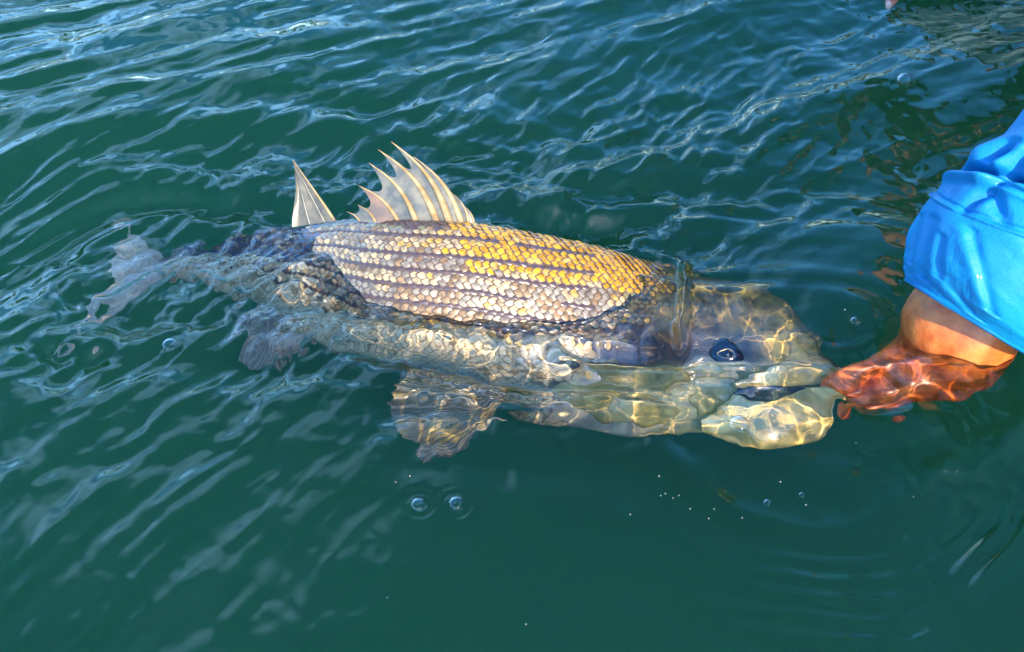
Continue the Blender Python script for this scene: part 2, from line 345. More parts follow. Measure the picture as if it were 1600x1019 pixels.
def skin_tint(u, w):
    a = np.abs(np.where(w > math.pi, 2*math.pi-w, w))/math.pi      # 0 back .. 1 belly
    head = sstep(U_NAPE-.02, U_NAPE+.05, u)
    body = lerp((.045, .045, .055), (.10, .075, .06), sstep(.06, .3, a)); body = body*(1-sstep(.55, .8, a))[:, None]+np.array((.62, .56, .42))[None, :]*sstep(.55, .8, a)[:, None]
    hd = lerp((.14, .12, .03), (.70, .46, .12), sstep(.22, .55, a)); hd = hd*(1-sstep(.62, .8, a))[:, None]+np.array((.80, .62, .28))[None, :]*sstep(.62, .8, a)[:, None]
    tail = sstep(.3, .0, u); body = body*(1-tail[:, None]*.75)+np.array((.34, .32, .27))*tail[:, None]*.75*(.5+.8*sstep(.2, .7, a))[:, None]
    c = body*(1-head)[:, None]+hd*head[:, None]
    # shade of the gill opening and eye hollow, painted dark into the tint
    eu_, ew_ = EYE_UW; sl_ = np.exp(-((w-(ew_-.08))/.25)**2)*sstep(U_GILL-.02, U_GILL+.03, u)*sstep(eu_+.06, eu_+.02, u)
    c = c*(1-.93*sl_)[:, None]+np.array((.004, .008, .028))*(.93*sl_)[:, None]
    sp = sstep(.10, .28, fbm(u*95, w*13, 31, 2))*head*(1-sstep(.45, .7, a)); c = c*(1-.5*sp)[:, None]
    n = vnoise(u*60, w*7, 3); c = c*(1+.35*n)[:, None]
    return np.clip(c, 0, 1)
nu, nw = 240, 96
gu = np.repeat(np.linspace(0, 1, nu), nw); gw = np.tile(np.linspace(0, 2*math.pi, nw, endpoint=False), nu)
# low relief of the head: cheek, brow and the gill opening
off = np.zeros_like(gu)
ug = U_GILL
a_ = np.abs(np.where(gw > math.pi, 2*math.pi-gw, gw))
off -= .0035*np.exp(-((gu-(ug+.012-.02*(a_-1.7)**2))/.008)**2)*sstep(.9, 1.2, a_)*sstep(3.0, 2.7, a_)
off += .0012*vnoise(gu*30, a_*6, 9)*sstep(U_NAPE, U_NAPE+.1, gu)
V = surf(gu, gw, 0)
Nn = surf_n(np.clip(gu, .002, .998), gw); V = V+Nn*off[:, None]
Fc = grid_faces(nu, nw, True); Fc.append(tuple(range(nw))[::-1]); Fc.append(tuple(range((nu-1)*nw, nu*nw)))
body = part('body', V, Fc, SKIN, cols=skin_tint(gu, gw))

# --- scales
GOLD = mat('scale_gold', (.78, .37, .025), .33, metal=.35, coat=.25); GOLD2 = mat('scale_pale_gold', (.62, .38, .09), .33, metal=.3, coat=.25)
CREAM = mat('scale_cream', (.48, .36, .19), .4, metal=.2, coat=.25); TAN = mat('scale_tan', (.26, .17, .085), .36, metal=.2, coat=.25)
SILV = mat('scale_silver', (.28, .24, .18), .38, metal=.3, coat=.25); STRP = mat('scale_stripe', (.075, .05, .05), .3, metal=.1, coat=.6)
BLUE = mat('scale_blue', (.06, .07, .13), .3, metal=.3, coat=.5); OLIV = mat('scale_olive', (.20, .19, .10), .35, metal=.2, coat=.5)
RIMM = mat('scale_rim', (.10, .065, .04), .35, coat=.5); BELL = mat('scale_belly', (.66, .55, .34), .36, coat=.3)
RIML = mat('scale_rim_pale', (.34, .26, .14), .35, coat=.5)
for m_ in (GOLD, GOLD2, CREAM, TAN, SILV): 
    L = m_.node_tree.links; b = m_.node_tree.nodes['Principled BSDF']; tc = nd(m_, 'ShaderNodeTexCoord'); n = nd(m_, 'ShaderNodeTexNoise'); n.inputs['Scale'].default_value = 160; n.inputs['Detail'].default_value = 4
    ge = nd(m_, 'ShaderNodeNewGeometry'); L.new(ge.outputs['Position'], n.inputs['Vector']); c = b.inputs['Base Color'].default_value[:3]
    r = ramp(m_, [(.32, tuple(x*.45 for x in c)), (.6, tuple(min(1, x*1.15) for x in c))]); L.new(n.outputs['Fac'], r.inputs[0]); L.new(r.outputs[0], b.inputs['Base Color'])
PALS = {'gold': (GOLD, RIMM), 'gold2': (GOLD2, RIMM), 'cream': (CREAM, RIMM), 'cream2': (CREAM, RIML), 'belly': (BELL, RIML), 'tan': (TAN, RIMM), 'silver': (SILV, RIMM), 'stripe': (STRP, RIMM), 'blue': (BLUE, RIMM), 'olive': (OLIV, RIMM), 'silver2': (SILV, RIML)}
def scale_shape(fr=.70):
    """unit scale: x along the fish (tail side +), y across, z out; rounded fan, domed, tail edge lifted"""
    out = [(-.55, 0), (-.45, .40), (-.12, .58), (.22, .50), (.50, .26), (.72, 0), (.50, -.26), (.22, -.50), (-.12, -.58), (-.45, -.40)]
    V = [(x, y, .02+.16*(x+.5)-.10*abs(y)) for x, y in out]; n = len(out)
    V += [(x*fr+.06, y*fr, .09+.16*(x*fr+.5)) for x, y in out]; V.append((.08, 0, .19))
    Fc = [(k, (k+1) % n, n+(k+1) % n, n+k) for k in range(n)]+[(n+k, n+(k+1) % n, 2*n) for k in range(n)]
    return V, Fc, [1]*n+[0]*n
SV, SF, SM = scale_shape(); SVa = np.array(SV)
scale_me = {}
for k, (a, b) in PALS.items():
    me_ = bpy.data.meshes.new('scale_'+k); me_.from_pydata(SV, [], SF); me_.materials.append(a); me_.materials.append(b)
    me_.polygons.foreach_set('material_index', SM); me_.polygons.foreach_set('use_smooth', [True]*len(SF)); me_.update(); scale_me[k] = me_
rnd = random.Random(5)
def proj_wet(p):
    """where a point is seen in the photograph, water bend included"""
    p = np.asarray(p, float)
    def pr(q): v = q-CAM; k = v@FW; return W/2+F*(v@RT)/k, H/2-F*(v@UP)/k
    if p[2] >= 0: return pr(p)
    x, y = pr(p)
    for _ in range(4):
        q = at(x, y, p[2]); e = p-q; x0, y0 = pr(q); x1, y1 = pr(p); x += (x1-x0); y += (y1-y0)
    return x, y
RS, CS = .0060, .0082           # row and column spacing
rows = []
arc = []
ws = np.linspace(.12, math.pi-.25, 60)
def row_w(side):
    # rows by arc length at the deepest section
    u0 = US[7]; p = surf(np.full(300, u0), np.linspace(.05, math.pi-.12, 300)); s = np.concatenate([[0], np.cumsum(np.linalg.norm(np.diff(p, axis=0), axis=1))])
    ks = np.arange(RS*.9, s[-1], RS); return np.interp(ks, s, np.linspace(.05, math.pi-.12, 300))
RW = row_w(1); print('rows', len(RW))
cand = []
for side in (1, -1):
    for ri, w in enumerate(RW):
        uu = np.linspace(.03, .86, 500); p = surf(uu, w); s = np.concatenate([[0], np.cumsum(np.linalg.norm(np.diff(p, axis=0), axis=1))])
        ks = np.arange(CS*(.5 if ri % 2 else 0), s[-1], CS); us = np.interp(ks, s, uu)
        aw = w/math.pi; ulim = U_HEAD-.015-.16*sstep(.20, .75, aw)+.02*math.sin(ri*1.7)
        us = us[us < ulim+.01*rnd.uniform(-1, 1)]
        if len(us) == 0: continue
        wj = w*side+np.array([rnd.gauss(0, .006) for _ in us]); P = surf(us, wj if side > 0 else wj % (2*math.pi)); Nn = surf_n(us, wj)
        Pt = surf(us-.002, wj); X = Pt-P; X /= np.linalg.norm(X, axis=1)[:, None]
        # shrink with the girth so that rows do not pile up on the tail
        g0 = np.linalg.norm(frame(np.array([US[7]]))[1][0]); g = np.linalg.norm(frame(us)[1], axis=1)/g0
        for k in range(len(us)): cand.append((ri, us[k], w, side, P[k], Nn[k], X[k], g[k]))
print('scales', len(cand))
STRIPES = {4, 8, 11, 14, 17, 20}
def pick(ri, u, w, side, px, py):
    r = rnd.random(); a = w/math.pi
    lim = float(vnoise(np.array(px/70.), np.array(ri*1.3), 9))
    if ri in STRIPES and lim > -.36 and px < 930: return 'stripe'
    r = .5+.9*float(vnoise(np.array(px/38.), np.array(ri/2.2), 5))+rnd.uniform(-.12, .12)
    if px < 500: return rnd.choice(['blue', 'blue', 'stripe', 'silver2']) if a < .40 else 'belly' if rnd.random() < .7 else 'cream2'
    gz = sstep(640, 800, px)*sstep(.38, .25, a)
    if r < gz*1.25: return 'gold' if rnd.random() < .55+.4*gz else 'gold2'
    if px > 975: return 'olive' if rnd.random() < .75 else 'gold2'
    if ri < 2: return 'stripe'
    if ri == 2: return rnd.choice(['stripe', 'tan', 'olive'])
    if a > .52+.06*rnd.random(): return 'belly' if r < .8 else 'cream2'
    if px < 620: return 'silver' if r < .5 else 'cream' if r < .75 else 'tan'
    if a < .5: return 'tan' if r < .42 else 'silver' if r < .62 else 'cream' if r < .85 else 'gold2'
    return 'cream2' if r < .6 else 'gold2' if r < .8 else 'tan'
info = []
for (ri, u, w, side, P, Nv, X, g) in cand:
    px, py = proj_wet(P) if side > 0 else (0, 0)
    Z = unit(Nv); X = unit(X-Z*(X@Z)); Y = np.cross(Z, X)
    wetk = 1 if P[2] > -.012 else .4; tl = rnd.gauss(.03, .09)*wetk; Z2 = unit(Z+X*-tl+Y*rnd.gauss(0, .09)*wetk); X2 = unit(X-Z2*(X@Z2)); Y2 = np.cross(Z2, X2)
    key0 = pick(ri, u, w, side, px, py) if side > 0 else ''
    j = rnd.uniform(.88, 1.12); fade = 1-.5*float(sstep(940, 1010, px))*(side > 0); sx = CS*1.25*j*(.45+.55*g)*(.6+.4*fade); sy = RS*1.65*g*rnd.uniform(.9, 1.1)*(.6 if ri in STRIPES and key0 == 'stripe' else 1)*(.6+.4*fade)
    M = np.eye(4); M[:3, 0] = X2*sx; M[:3, 1] = Y2*sy; M[:3, 2] = Z2*.0072*(.35+.65*g)*(1 if P[2] > -.012 else .14 if px < 500 else .4); M[:3, 3] = P+Z*.0002
    key = key0 if side > 0 else rnd.choice(['silver', 'cream', 'tan']) if ri not in STRIPES else 'stripe'
    dry = side > 0 and P[2] > -.02 and 520 < px < 1000
    info.append((dry, P[2] if dry else -9+P[1]*0, M, key, side))
info.sort(key=lambda t: -t[1])
# the 300 nearest and largest on the dry flank are pieces of their own; the rest is one covering
for dry, z, M, key, side in info[:300]:
    o_ = bpy.data.objects.new('scale', scale_me[key]); COL.objects.link(o_); o_.parent = fish
    M2 = M.copy(); M2[:3, 3] -= np.array(fish.location); o_.matrix_local = Matrix(M2.tolist())
VV = []; FF = []; MI = []; mats_all = [GOLD, GOLD2, CREAM, TAN, SILV, STRP, BLUE, OLIV, RIMM, RIML, BELL]
for dry, z, M, key, side in info[300:]:
    b0 = len(VV); VV.extend((SVa@M[:3, :3].T+M[:3, 3]).tolist()); FF.extend([tuple(b0+i for i in f) for f in SF])
    a, b = PALS[key]; ia, ib = mats_all.index(a), mats_all.index(b); MI.extend([ib if s else ia for s in SM])
sc = part('scale_covering', VV, FF, mats_all, midx=MI); sc['kind'] = 'stuff'

# --- fins
FIN = mat('fin_membrane', (.62, .64, .60), .35, coat=.5); 
def fin_mat(name, a, b, trl, scale=(300, 20, 20)):
    m = bpy.data.materials.new(name); m.use_nodes = True; T = m.node_tree; L = T.links; bs = T.nodes['Principled BSDF']; bs.inputs['Roughness'].default_value = .35; bs.inputs['Coat Weight'].default_value = .5
    tc = nd(m, 'ShaderNodeTexCoord'); n = nd(m, 'ShaderNodeTexNoise'); n.inputs['Scale'].default_value = 90; n.inputs['Detail'].default_value = 5; L.new(tc.outputs['Object'], n.inputs['Vector'])
    r = ramp(m, [(.35, a), (.65, b)]); L.new(n.outputs['Fac'], r.inputs[0]); L.new(r.outputs[0], bs.inputs['Base Color'])
    t = nd(m, 'ShaderNodeBsdfTranslucent'); L.new(r.outputs[0], t.inputs[0]); mx = nd(m, 'ShaderNodeMixShader'); mx.inputs[0].default_value = trl
    L.new(bs.outputs[0], mx.inputs[1]); L.new(t.outputs[0], mx.inputs[2]); L.new(mx.outputs[0], T.nodes['Material Output'].inputs[0]); return m
MEMB = fin_mat('dorsal_membrane', (.11, .13, .13), (.24, .23, .18), .35); SPINE = fin_mat('spine', (.34, .22, .08), (.50, .38, .20), .2); PINK = fin_mat('membrane_pink', (.16, .13, .11), (.30, .20, .14), .35)
PALE = fin_mat('pale_fin', (.24, .19, .09), (.44, .37, .22), .35); BROWN = fin_mat('brown_fin', (.17, .13, .04), (.34, .27, .10), .3); RAY = fin_mat('fin_ray', (.50, .46, .34), (.66, .62, .48), .25)
def plane_pt(px, py, o, n):
    d = ray(px, py); return CAM+d*(((o-CAM)@n)/(d@n))
c_, U_, N_, th_, T_ = frame(np.array([US[6]])); up_f = unit(U_[0]); fin_o = TOP[6]; fin_n = unit(np.cross(T_[0], up_f))
if fin_n[1] > 0: fin_n = -fin_n
def fp(px, py, bow=0.): return plane_pt(px, py, fin_o, fin_n)+fin_n*bow
spines = [((542, 331), (562, 346)), ((559, 320), (588, 348)), ((560, 290), (624, 349)), ((577, 255), (652, 350)), ((591, 234), (684, 351)), ((612, 222), (704, 352)), ((646, 245), (722, 352)), ((711, 305), (733, 351)), ((727, 323), (741, 351))]
dors = []
for k, (tip, base) in enumerate(spines):
    A = fp(*tip); B = fp(*base); n = 9; pts = []
    for i in range(n):
        t = i/(n-1); q = B*(1-t)+A*t; Ln = np.linalg.norm(A-B); side = unit(np.cross(A-B, fin_n))
        if side[0] < 0: side = -side
        q = q+side*(.10*Ln*math.sin(math.pi*t)) + fin_n*(.0015*(k % 2)); pts.append(q)
    wd = .0006+.0030*np.linalg.norm(A-B)/.08
    V, Fc = tube(pts, [wd*(1-.93*(i/(n-1))**1.1) for i in range(n)], 6); part('spine', V, Fc, SPINE)
    dors.append(pts)
for k in range(len(dors)-1):
    P0, P1 = np.array(dors[k]), np.array(dors[k+1]); n = 12; m_ = 9; V = []
    # the front spine's web runs from near its tip down in a hollow curve to the spine behind
    for i in range(n):
        s = i/(n-1)                         # from rear spine (k) to front spine (k+1)
        topA, topB = .80 if k > 1 else .7, .97
        hgt = topA+(topB-topA)*s**1.0-.20*math.sin(math.pi*s)*(1-.2*s)
        hgt = topA*(1-s)**1.5+topB*(1-(1-s)**1.5)-.24*math.sin(math.pi*s**.8)
        for j in range(m_):
            t = hgt*j/(m_-1); f = t*(len(P0)-1); a = int(min(f, len(P0)-2)); fr = f-a
            q0 = P0[a]*(1-fr)+P0[a+1]*fr; q1 = P1[a]*(1-fr)+P1[a+1]*fr
            V.append(q0*(1-s)+q1*s+fin_n*(.0025*math.sin(math.pi*s)*t*(1 if k % 2 else -.6)))
    part('fin_membrane', V, grid_faces(n, m_), PINK if k == 1 else MEMB)
# dark skin bed at the foot of the spines is the body itself; second dorsal fin
def fan(name, base, edge, zb, ze, m, rays, rm, rw=.0007, lab=None, ragged=.0, nj=14, wave=.002, lift=1.0):
    """fin fanned between base points and edge points given in the photograph"""
    nb = 4*rays+1; bs = np.array(base, float); ed = np.array(edge, float)
    tb = np.linspace(0, 1, nb); B = spline(np.linspace(0, 1, len(bs)), np.column_stack([bs, np.linspace(zb[0], zb[1], len(bs))]), tb)
    E = spline(np.linspace(0, 1, len(ed)), np.column_stack([ed, np.linspace(ze[0], ze[1], len(ed))]), tb)
    rn = random.Random(name); V = []
    for i in range(nb):
        b3 = at(*B[i][:3]); e3 = at(*E[i][:3]); cut = 1-ragged*(.5-.5*math.cos(2*math.pi*i/4))-ragged*.8*rn.random()
        for j in range(nj):
            t = j/(nj-1)*cut; q = b3*(1-t)+e3*t; q[2] += wave*math.sin(i*math.pi/2)*t+.3*wave*math.sin(t*9+i*.3); V.append(q)
    web = part(name, V, grid_faces(nb, nj), m)
    if lab: web['label'] = lab
    for k in range(rays+1):
        i = 4*k; pts = [V[i*nj+j]+np.array([0, -.0006, .0008]) for j in range(0, nj)]
        Vr, Fr = tube(pts, [rw*(1-.7*j/(nj-1)) for j in range(nj)], 4); part('fin_ray', Vr, Fr, rm, web)
    return web
# second dorsal: leading spine and web, tip out of the water
V = []
lead = [(523, 345), (508, 322), (490, 296), (474, 273), (458, 250)]; trail = [(455, 352), (456, 335), (459, 312), (461, 290), (459, 268)]
LD = spline(np.arange(5), np.array([fp(*q) for q in lead]), np.linspace(0, 4, 14)); TR = spline(np.arange(5), np.array([fp(q[0]+2, q[1]+3) for q in trail]), np.linspace(0, 4, 14))
for i in range(14):
    for j in range(9): t = j/8; V.append(LD[i]*(1-t)+TR[i]*t+fin_n*(.0015*math.sin(t*14)))
SDM = fin_mat('soft_fin_web', (.07, .08, .075), (.17, .16, .12), .3)
sd = part('second_dorsal_fin', V, grid_faces(14, 9), SDM)
for t in (0, .23, .58):
    pts = LD*(1-t)+TR*t+fin_n*.0008; Vr, Fr = tube(pts, [(.0018 if t == 0 else .0005)*(1-.85*i/13) for i in range(14)], 5); part('fin_ray', Vr, Fr, SPINE if t == 0 else RAY, sd)
TAILM = fin_mat('tail_web', (.50, .42, .26), (.80, .68, .44), .3)
fan('tail_fin', [(245, 392), (240, 408), (242, 424)], [(178, 330), (190, 365), (168, 400), (160, 440), (120, 500), (88, 540)], (-.095, -.105), (-.080, -.11), TAILM, 14, RAY, .0010, ragged=.05)
fan('pectoral_fin', [(790, 600), (785, 625), (775, 650)], [(655, 575), (615, 600), (600, 645), (640, 690), (712, 690)], (-.045, -.062), (-.030, -.05), BROWN, 16, BROWN, .0006, ragged=.04)
fan('anal_fin', [(500, 500), (450, 478), (395, 458)], [(470, 552), (420, 560), (372, 545)], (-.105, -.10), (-.135, -.13), PALE, 8, RAY, .0009, ragged=.06)
fan('pelvic_fin', [(790, 650), (770, 655), (750, 655)], [(690, 712), (660, 722), (640, 706)], (-.115, -.115), (-.15, -.145), PALE, 6, RAY, .0008, ragged=.05)
fan('pelvic_fin', [(700, 590), (680, 588), (660, 582)], [(665, 560), (635, 560), (628, 590)], (-.085, -.085), (-.07, -.075), PALE, 5, RAY, .0008, ragged=.05)

# --- head: gill cover, jaws, eye
def patch(name, poly_uw, off_edge, off_mid, m, tint, n=26, parent=None, noise=.0006):
    """raised plate on the body: poly given as functions v in 0..1 (rows) of the two side curves in (u, w)"""
    (c0, c1) = poly_uw; V = []; C = []
    for i in range(n):
        t = i/(n-1); a = spline(np.linspace(0, 1, len(c0)), np.array(c0, float), [t])[0]; b = spline(np.linspace(0, 1, len(c1)), np.array(c1, float), [t])[0]
        for j in range(n):
            s = j/(n-1); u, w = a*(1-s)+b*s; dome = min(1, 6*min(t, 1-t, s, 1-s)); o_ = off_edge+(off_mid-off_edge)*math.sin(dome*math.pi/2)+noise*float(fbm(np.array(u*40), np.array(w*6), 7))
            V.append(surf(np.array([u]), np.array([w]), o_)[0])
    nv = len(V); Fc = grid_faces(n, n); o_ = part(name, V, Fc, m, parent, cols=tint(np.array(V)))
    md = o_.modifiers.new('thick', 'SOLIDIFY'); md.thickness = .0016; md.offset = -1
    return o_
def px_curve(pts): return [on_fish(*p) for p in pts]
def cheek_tint(P):
    n = fbm(P[:, 0]*45, P[:, 1]*45+P[:, 2]*30, 4, 3); c = lerp((.66, .48, .14), (1.0, .78, .34), sstep(-.25, .35, n)); d = sstep(.12, .3, fbm(P[:, 0]*110, P[:, 1]*110+P[:, 2]*60, 14, 2)); return c*(1-.35*d[:, None])
patch('gill_cover', (px_curve([(1010, 572), (930, 566), (868, 592), (872, 630), (950, 662)]), px_curve([(1085, 570), (1078, 590), (1072, 612), (1068, 636), (1060, 660)])), -.0012, .0034, CHEEK, cheek_tint)
patch('cheek_plate', (px_curve([(1092, 572), (1087, 590), (1082, 615), (1080, 652)]), px_curve([(1160, 588), (1168, 596), (1172, 606), (1172, 626)])), -.0010, .0022, CHEEK, cheek_tint)
# eye
eu, ew = on_fish(1141, 552); ec = surf(np.array([eu]), np.array([ew]))[0]; en = surf_n(np.array([eu]), np.array([ew]))[0]
def dome(c, n, r, h, m, name, parent=None, seg=28, rings=8, start=0.):
    n = unit(n); a = unit(np.cross(n, (0, 0, 1))); b = np.cross(n, a); V = []
    for i in range(rings+1):
        ph = math.pi/2*(start+(1-start)*i/rings); 
        for k in range(seg): w = 2*math.pi*k/seg; V.append(c+(a*math.cos(w)+b*math.sin(w))*r*math.cos(ph)+n*h*math.sin(ph))
    Fc = grid_faces(rings+1, seg, True); Fc.append(tuple(range(rings*seg, (rings+1)*seg))); return part(name, V, Fc, m, parent)
EYED = mat('eye_iris', (.015, .03, .09), .15, coat=1); mottle(EYED, (.002, .004, .012), (.005, .010, .03), 200); PUP = mat('pupil', (.003, .004, .012), .08, coat=1); GLD = mat('eye_ring', (.75, .55, .28), .25, metal=.5)
eye = dome(ec+en*.0005, en, .0165, .0042, EYED, 'eye')
V, Fc = [], []
a = unit(np.cross(en, (0, 0, 1))); b = np.cross(en, a); pts = [ec+en*.0042+(a*math.cos(w)*1.35+b*math.sin(w)*.85)*.0066 for w in np.linspace(0, 2*math.pi, 30)]
V, Fc = tube(pts, [.0006]*30, 5); part('iris_ring', V, Fc, GLD, eye)
dome(ec+en*.0034, en, .0058, .0024, PUP, 'pupil', eye)
# upper jaw bone (maxilla), pale, over the mouth
def strip(name, pts, zs, rad, m, flat=.45, n=40, parent=None):
    q = np.linspace(0, 1, n); P = spline(np.linspace(0, 1, len(pts)), np.array([at(p[0], p[1], z) for p, z in zip(pts, zs)]), q); R = spline(np.linspace(0, 1, len(rad)), np.array(rad), q)[:, 0]; V = []
    for i in range(n):
        t = unit(P[min(i+1, n-1)]-P[max(i-1, 0)]); a = unit(np.cross(t, np.array([0, -.7, .7]))); b = np.cross(t, a)
        for k in range(12): w = 2*math.pi*k/12; V.append(P[i]+a*R[i]*math.cos(w)+b*R[i]*flat*math.sin(w))
    Fc = grid_faces(n, 12, True); Fc.append(tuple(range(12))[::-1]); Fc.append(tuple(range((n-1)*12, n*12))); V = np.array(V)
    return part(name, V, Fc, m, parent, cols=cheek_tint(V)*1.1+.05)
LIPM = skin_mat('lip', .3, .8)
strip('upper_jaw', [(1150, 606), (1190, 596), (1235, 588), (1275, 590), (1300, 598)], [-.046, -.044, -.046, -.055, -.062], [.004, .008, .009, .008, .005], LIPM)
MOUTH = mat('mouth_shade', (.03, .05, .045), .3, coat=.8)
strip('mouth_gap_shade', [(1148, 620), (1180, 612), (1220, 610), (1262, 608)], [-.054, -.052, -.054, -.058], [.002, .007, .008, .003], MOUTH)  # solid dark strip stands in for the shade between the jaws
# lower jaw: a rounded trough hinged below the cheek
JA = [(1098, 655, 674, -.076), (1128, 634, 686, -.070), (1158, 618, 695, -.062), (1200, 612, 699, -.058), (1245, 609, 692, -.060), (1278, 607, 680, -.063), (1296, 608, 662, -.067)]
V = []; n, m_ = 36, 26; q = np.linspace(0, 1, n); J = spline(np.linspace(0, 1, len(JA)), np.array(JA, float), q)
for i in range(n):
    t3, b3 = at(J[i, 0], J[i, 1], J[i, 3]), at(J[i, 0], J[i, 2], J[i, 3]-.022); c = (t3+b3)/2; u_ = (t3-b3)/2; nn = unit(np.cross(u_, (1, 0, 0))); nn = nn if nn[1] < 0 else -nn
    for k in range(m_): w = 2*math.pi*k/m_; V.append(c+u_*math.cos(w)+nn*.011*math.sin(w)*(1-.3*abs(2*q[i]-1)))
V = np.array(V); Fc = grid_faces(n, m_, True); Fc.append(tuple(range(m_))[::-1]); Fc.append(tuple(range((n-1)*m_, n*m_)))
def jaw_tint(P): return np.clip(cheek_tint(P)*1.1, 0, 1)
part('lower_jaw', V, Fc, CHEEK, cols=jaw_tint(V))
for o_ in fish.children_recursive:
    try: o_.cycles.is_caustics_receiver = True
    except Exception as e: pass
#FISHEND
# ------------------------------------------------------------------ the angler
SKINM = mat('skin', (.62, .24, .12), .42, spec=.4, sss=.10, coat=.35, coatr=.25); mottle(SKINM, (.42, .075, .014), (.82, .22, .050), 60, .9, .002, 9, c=(.66, .145, .028))
NAIL = mat('nail', (.78, .50, .42), .2, coat=.5)
def skin_mesh(name, chains, m, parent, root=0, sub=2, adopt_to=None):
    """chains: lists of (position, radius or (rx, ry)); points given twice are welded, one continuous skin"""
    V = []; R = []; E = []; idx = {}
    for ch in chains:
        prev = None
        for p, r in ch:
            key = tuple(round(float(x), 4) for x in p)
            if key not in idx: idx[key] = len(V); V.append(key); R.append(r if isinstance(r, tuple) else (r, r))
            k = idx[key]
            if prev is not None and prev != k: E.append((prev, k))
            prev = k
    me = bpy.data.meshes.new(name); me.from_pydata(V, E, []); me.materials.append(m)
    o = bpy.data.objects.new(name, me); COL.objects.link(o)
    s = o.modifiers.new('skin', 'SKIN')
    for k, r in enumerate(R): me.skin_vertices[0].data[k].radius = r
    me.skin_vertices[0].data[root].use_root = True
    s.use_smooth_shade = True; s.branch_smoothing = .6
    b = o.modifiers.new('sub', 'SUBSURF'); b.levels = b.render_levels = sub
    if parent is not None: adopt(o, parent)
    return o
def A3(*v): return np.array(v, float)
TOCAM = -FW
axis = unit(RT*.52+UP*.86+TOCAM*.2)
wr = at(1512, 492, .022)
ang = empty('person', (1.3, .5, .1), 'angler in bright blue long sleeve shirt gripping the bass by its jaw', 'person')
elbow = at(1508, 495, .040)+axis*.21; sh = A3(.86, .36, .50); shl = A3(1.02, .74, .56); neck = A3(.92, .53, .60); chest = A3(1.02, .53, .50); hip = A3(1.34, .52, .42)
palm = at(1425, 580, -.052); kn = at(1372, 594, -.054); hw = at(1484, 556, -.045)
arm = [(chest, .12), (sh, .065), ((sh+elbow)/2, .052), (elbow, .048), (wr+axis*.10, .052), (wr+axis*.03, (.054, .054)), (wr-axis*.02, (.060, .058)), (hw, (.066, .054)), (palm, (.056, .040)), (kn, (.040, .026))]
def finger(*pts): return [(at(*p[:3]), p[3]) for p in pts]
fing = [[(kn, (.040, .026))]+finger((1345, 598, -.046, .010), (1318, 610, -.054, .0095), (1298, 620, -.062, .008)),
        [(kn, (.040, .026))]+finger((1352, 616, -.054, .010), (1328, 630, -.060, .0095), (1308, 640, -.066, .008)),
        [(palm, (.056, .040))]+finger((1394, 624, -.058, .010), (1366, 638, -.064, .0095), (1344, 648, -.068, .008)),
        [(palm, (.056, .040))]+finger((1424, 630, -.060, .009), (1402, 642, -.066, .0085), (1384, 650, -.070, .007)),
        [(palm, (.056, .040))]+finger((1368, 566, -.026, .013), (1334, 582, -.034, .011), (1300, 600, -.044, .0095), (1282, 608, -.048, .008))]
left = [(chest, .12), (shl, .065), (A3(1.08, .98, .50), .05), (A3(1.02, 1.22, .42), .04), (A3(1.0, 1.40, .40), .03), (A3(.99, 1.46, .40), (.035, .02))]
lf = [[left[-1], (A3(.96+.0, 1.47+.02*k-.02, .40), .011), (A3(.93, 1.48+.02*k-.02, .385), .010), (A3(.915, 1.485+.02*k-.02, .36), .009)] for k in range(4)]+[[left[-2], (A3(.965, 1.41, .40), .012), (A3(.94, 1.42, .385), .010)]]
headc = A3(.84, .52, .76)
tors = [(chest, .12), (A3(1.18, .53, .46), .13), (hip, .13), (A3(1.36, .66, .28), .085), (A3(1.18, .76, .20), .06), (A3(1.42, .78, .12), .05), (A3(1.52, .78, .12), .04)]
leg2 = [(hip, .13), (A3(1.36, .38, .28), .085), (A3(1.18, .30, .20), .06), (A3(1.42, .28, .12), .05), (A3(1.52, .28, .12), .04)]
hd_ = [(chest, .12), (neck, .058), (A3(.89, .525, .67), .056), (headc, (.078, .088)), (A3(.82, .52, .84), (.07, .08))]
bod = skin_mesh('body', [arm]+fing+[left]+lf+[tors, leg2, hd_], SKINM, ang, root=0)
bod.cycles.is_caustics_receiver = True
# face, hair and cap (out of the picture above the boat)
HAIR = mat('hair', (.05, .03, .02), .6); CAPM = mat('cap_cloth', (.03, .05, .09), .8)
def blob(name, c, r, m, par, seg=20):
    V = []; 
    for i in range(seg+1):
        ph = math.pi*i/seg
        for k in range(seg): w = 2*math.pi*k/seg; V.append(c+A3(r[0]*math.sin(ph)*math.cos(w), r[1]*math.sin(ph)*math.sin(w), r[2]*math.cos(ph)))
    o = mesh_obj(name, V, grid_faces(seg+1, seg, True), m); adopt(o, par); return o
blob('cap', headc+A3(.01, 0, .07), (.094, .098, .065), CAPM, ang); blob('cap_brim', headc+A3(-.09, 0, .045), (.07, .07, .008), CAPM, ang)
blob('nose', headc+A3(-.085, 0, -.01), (.016, .013, .022), SKINM, ang); blob('eye', headc+A3(-.075, .03, .015), (.011, .012, .011), mat('eye_white', (.7, .7, .7), .2), ang); blob('eye', headc+A3(-.075, -.03, .015), (.011, .012, .011), bpy.data.materials['eye_white'], ang)
blob('hair', headc+A3(.03, 0, .01), (.075, .086, .09), HAIR, ang)
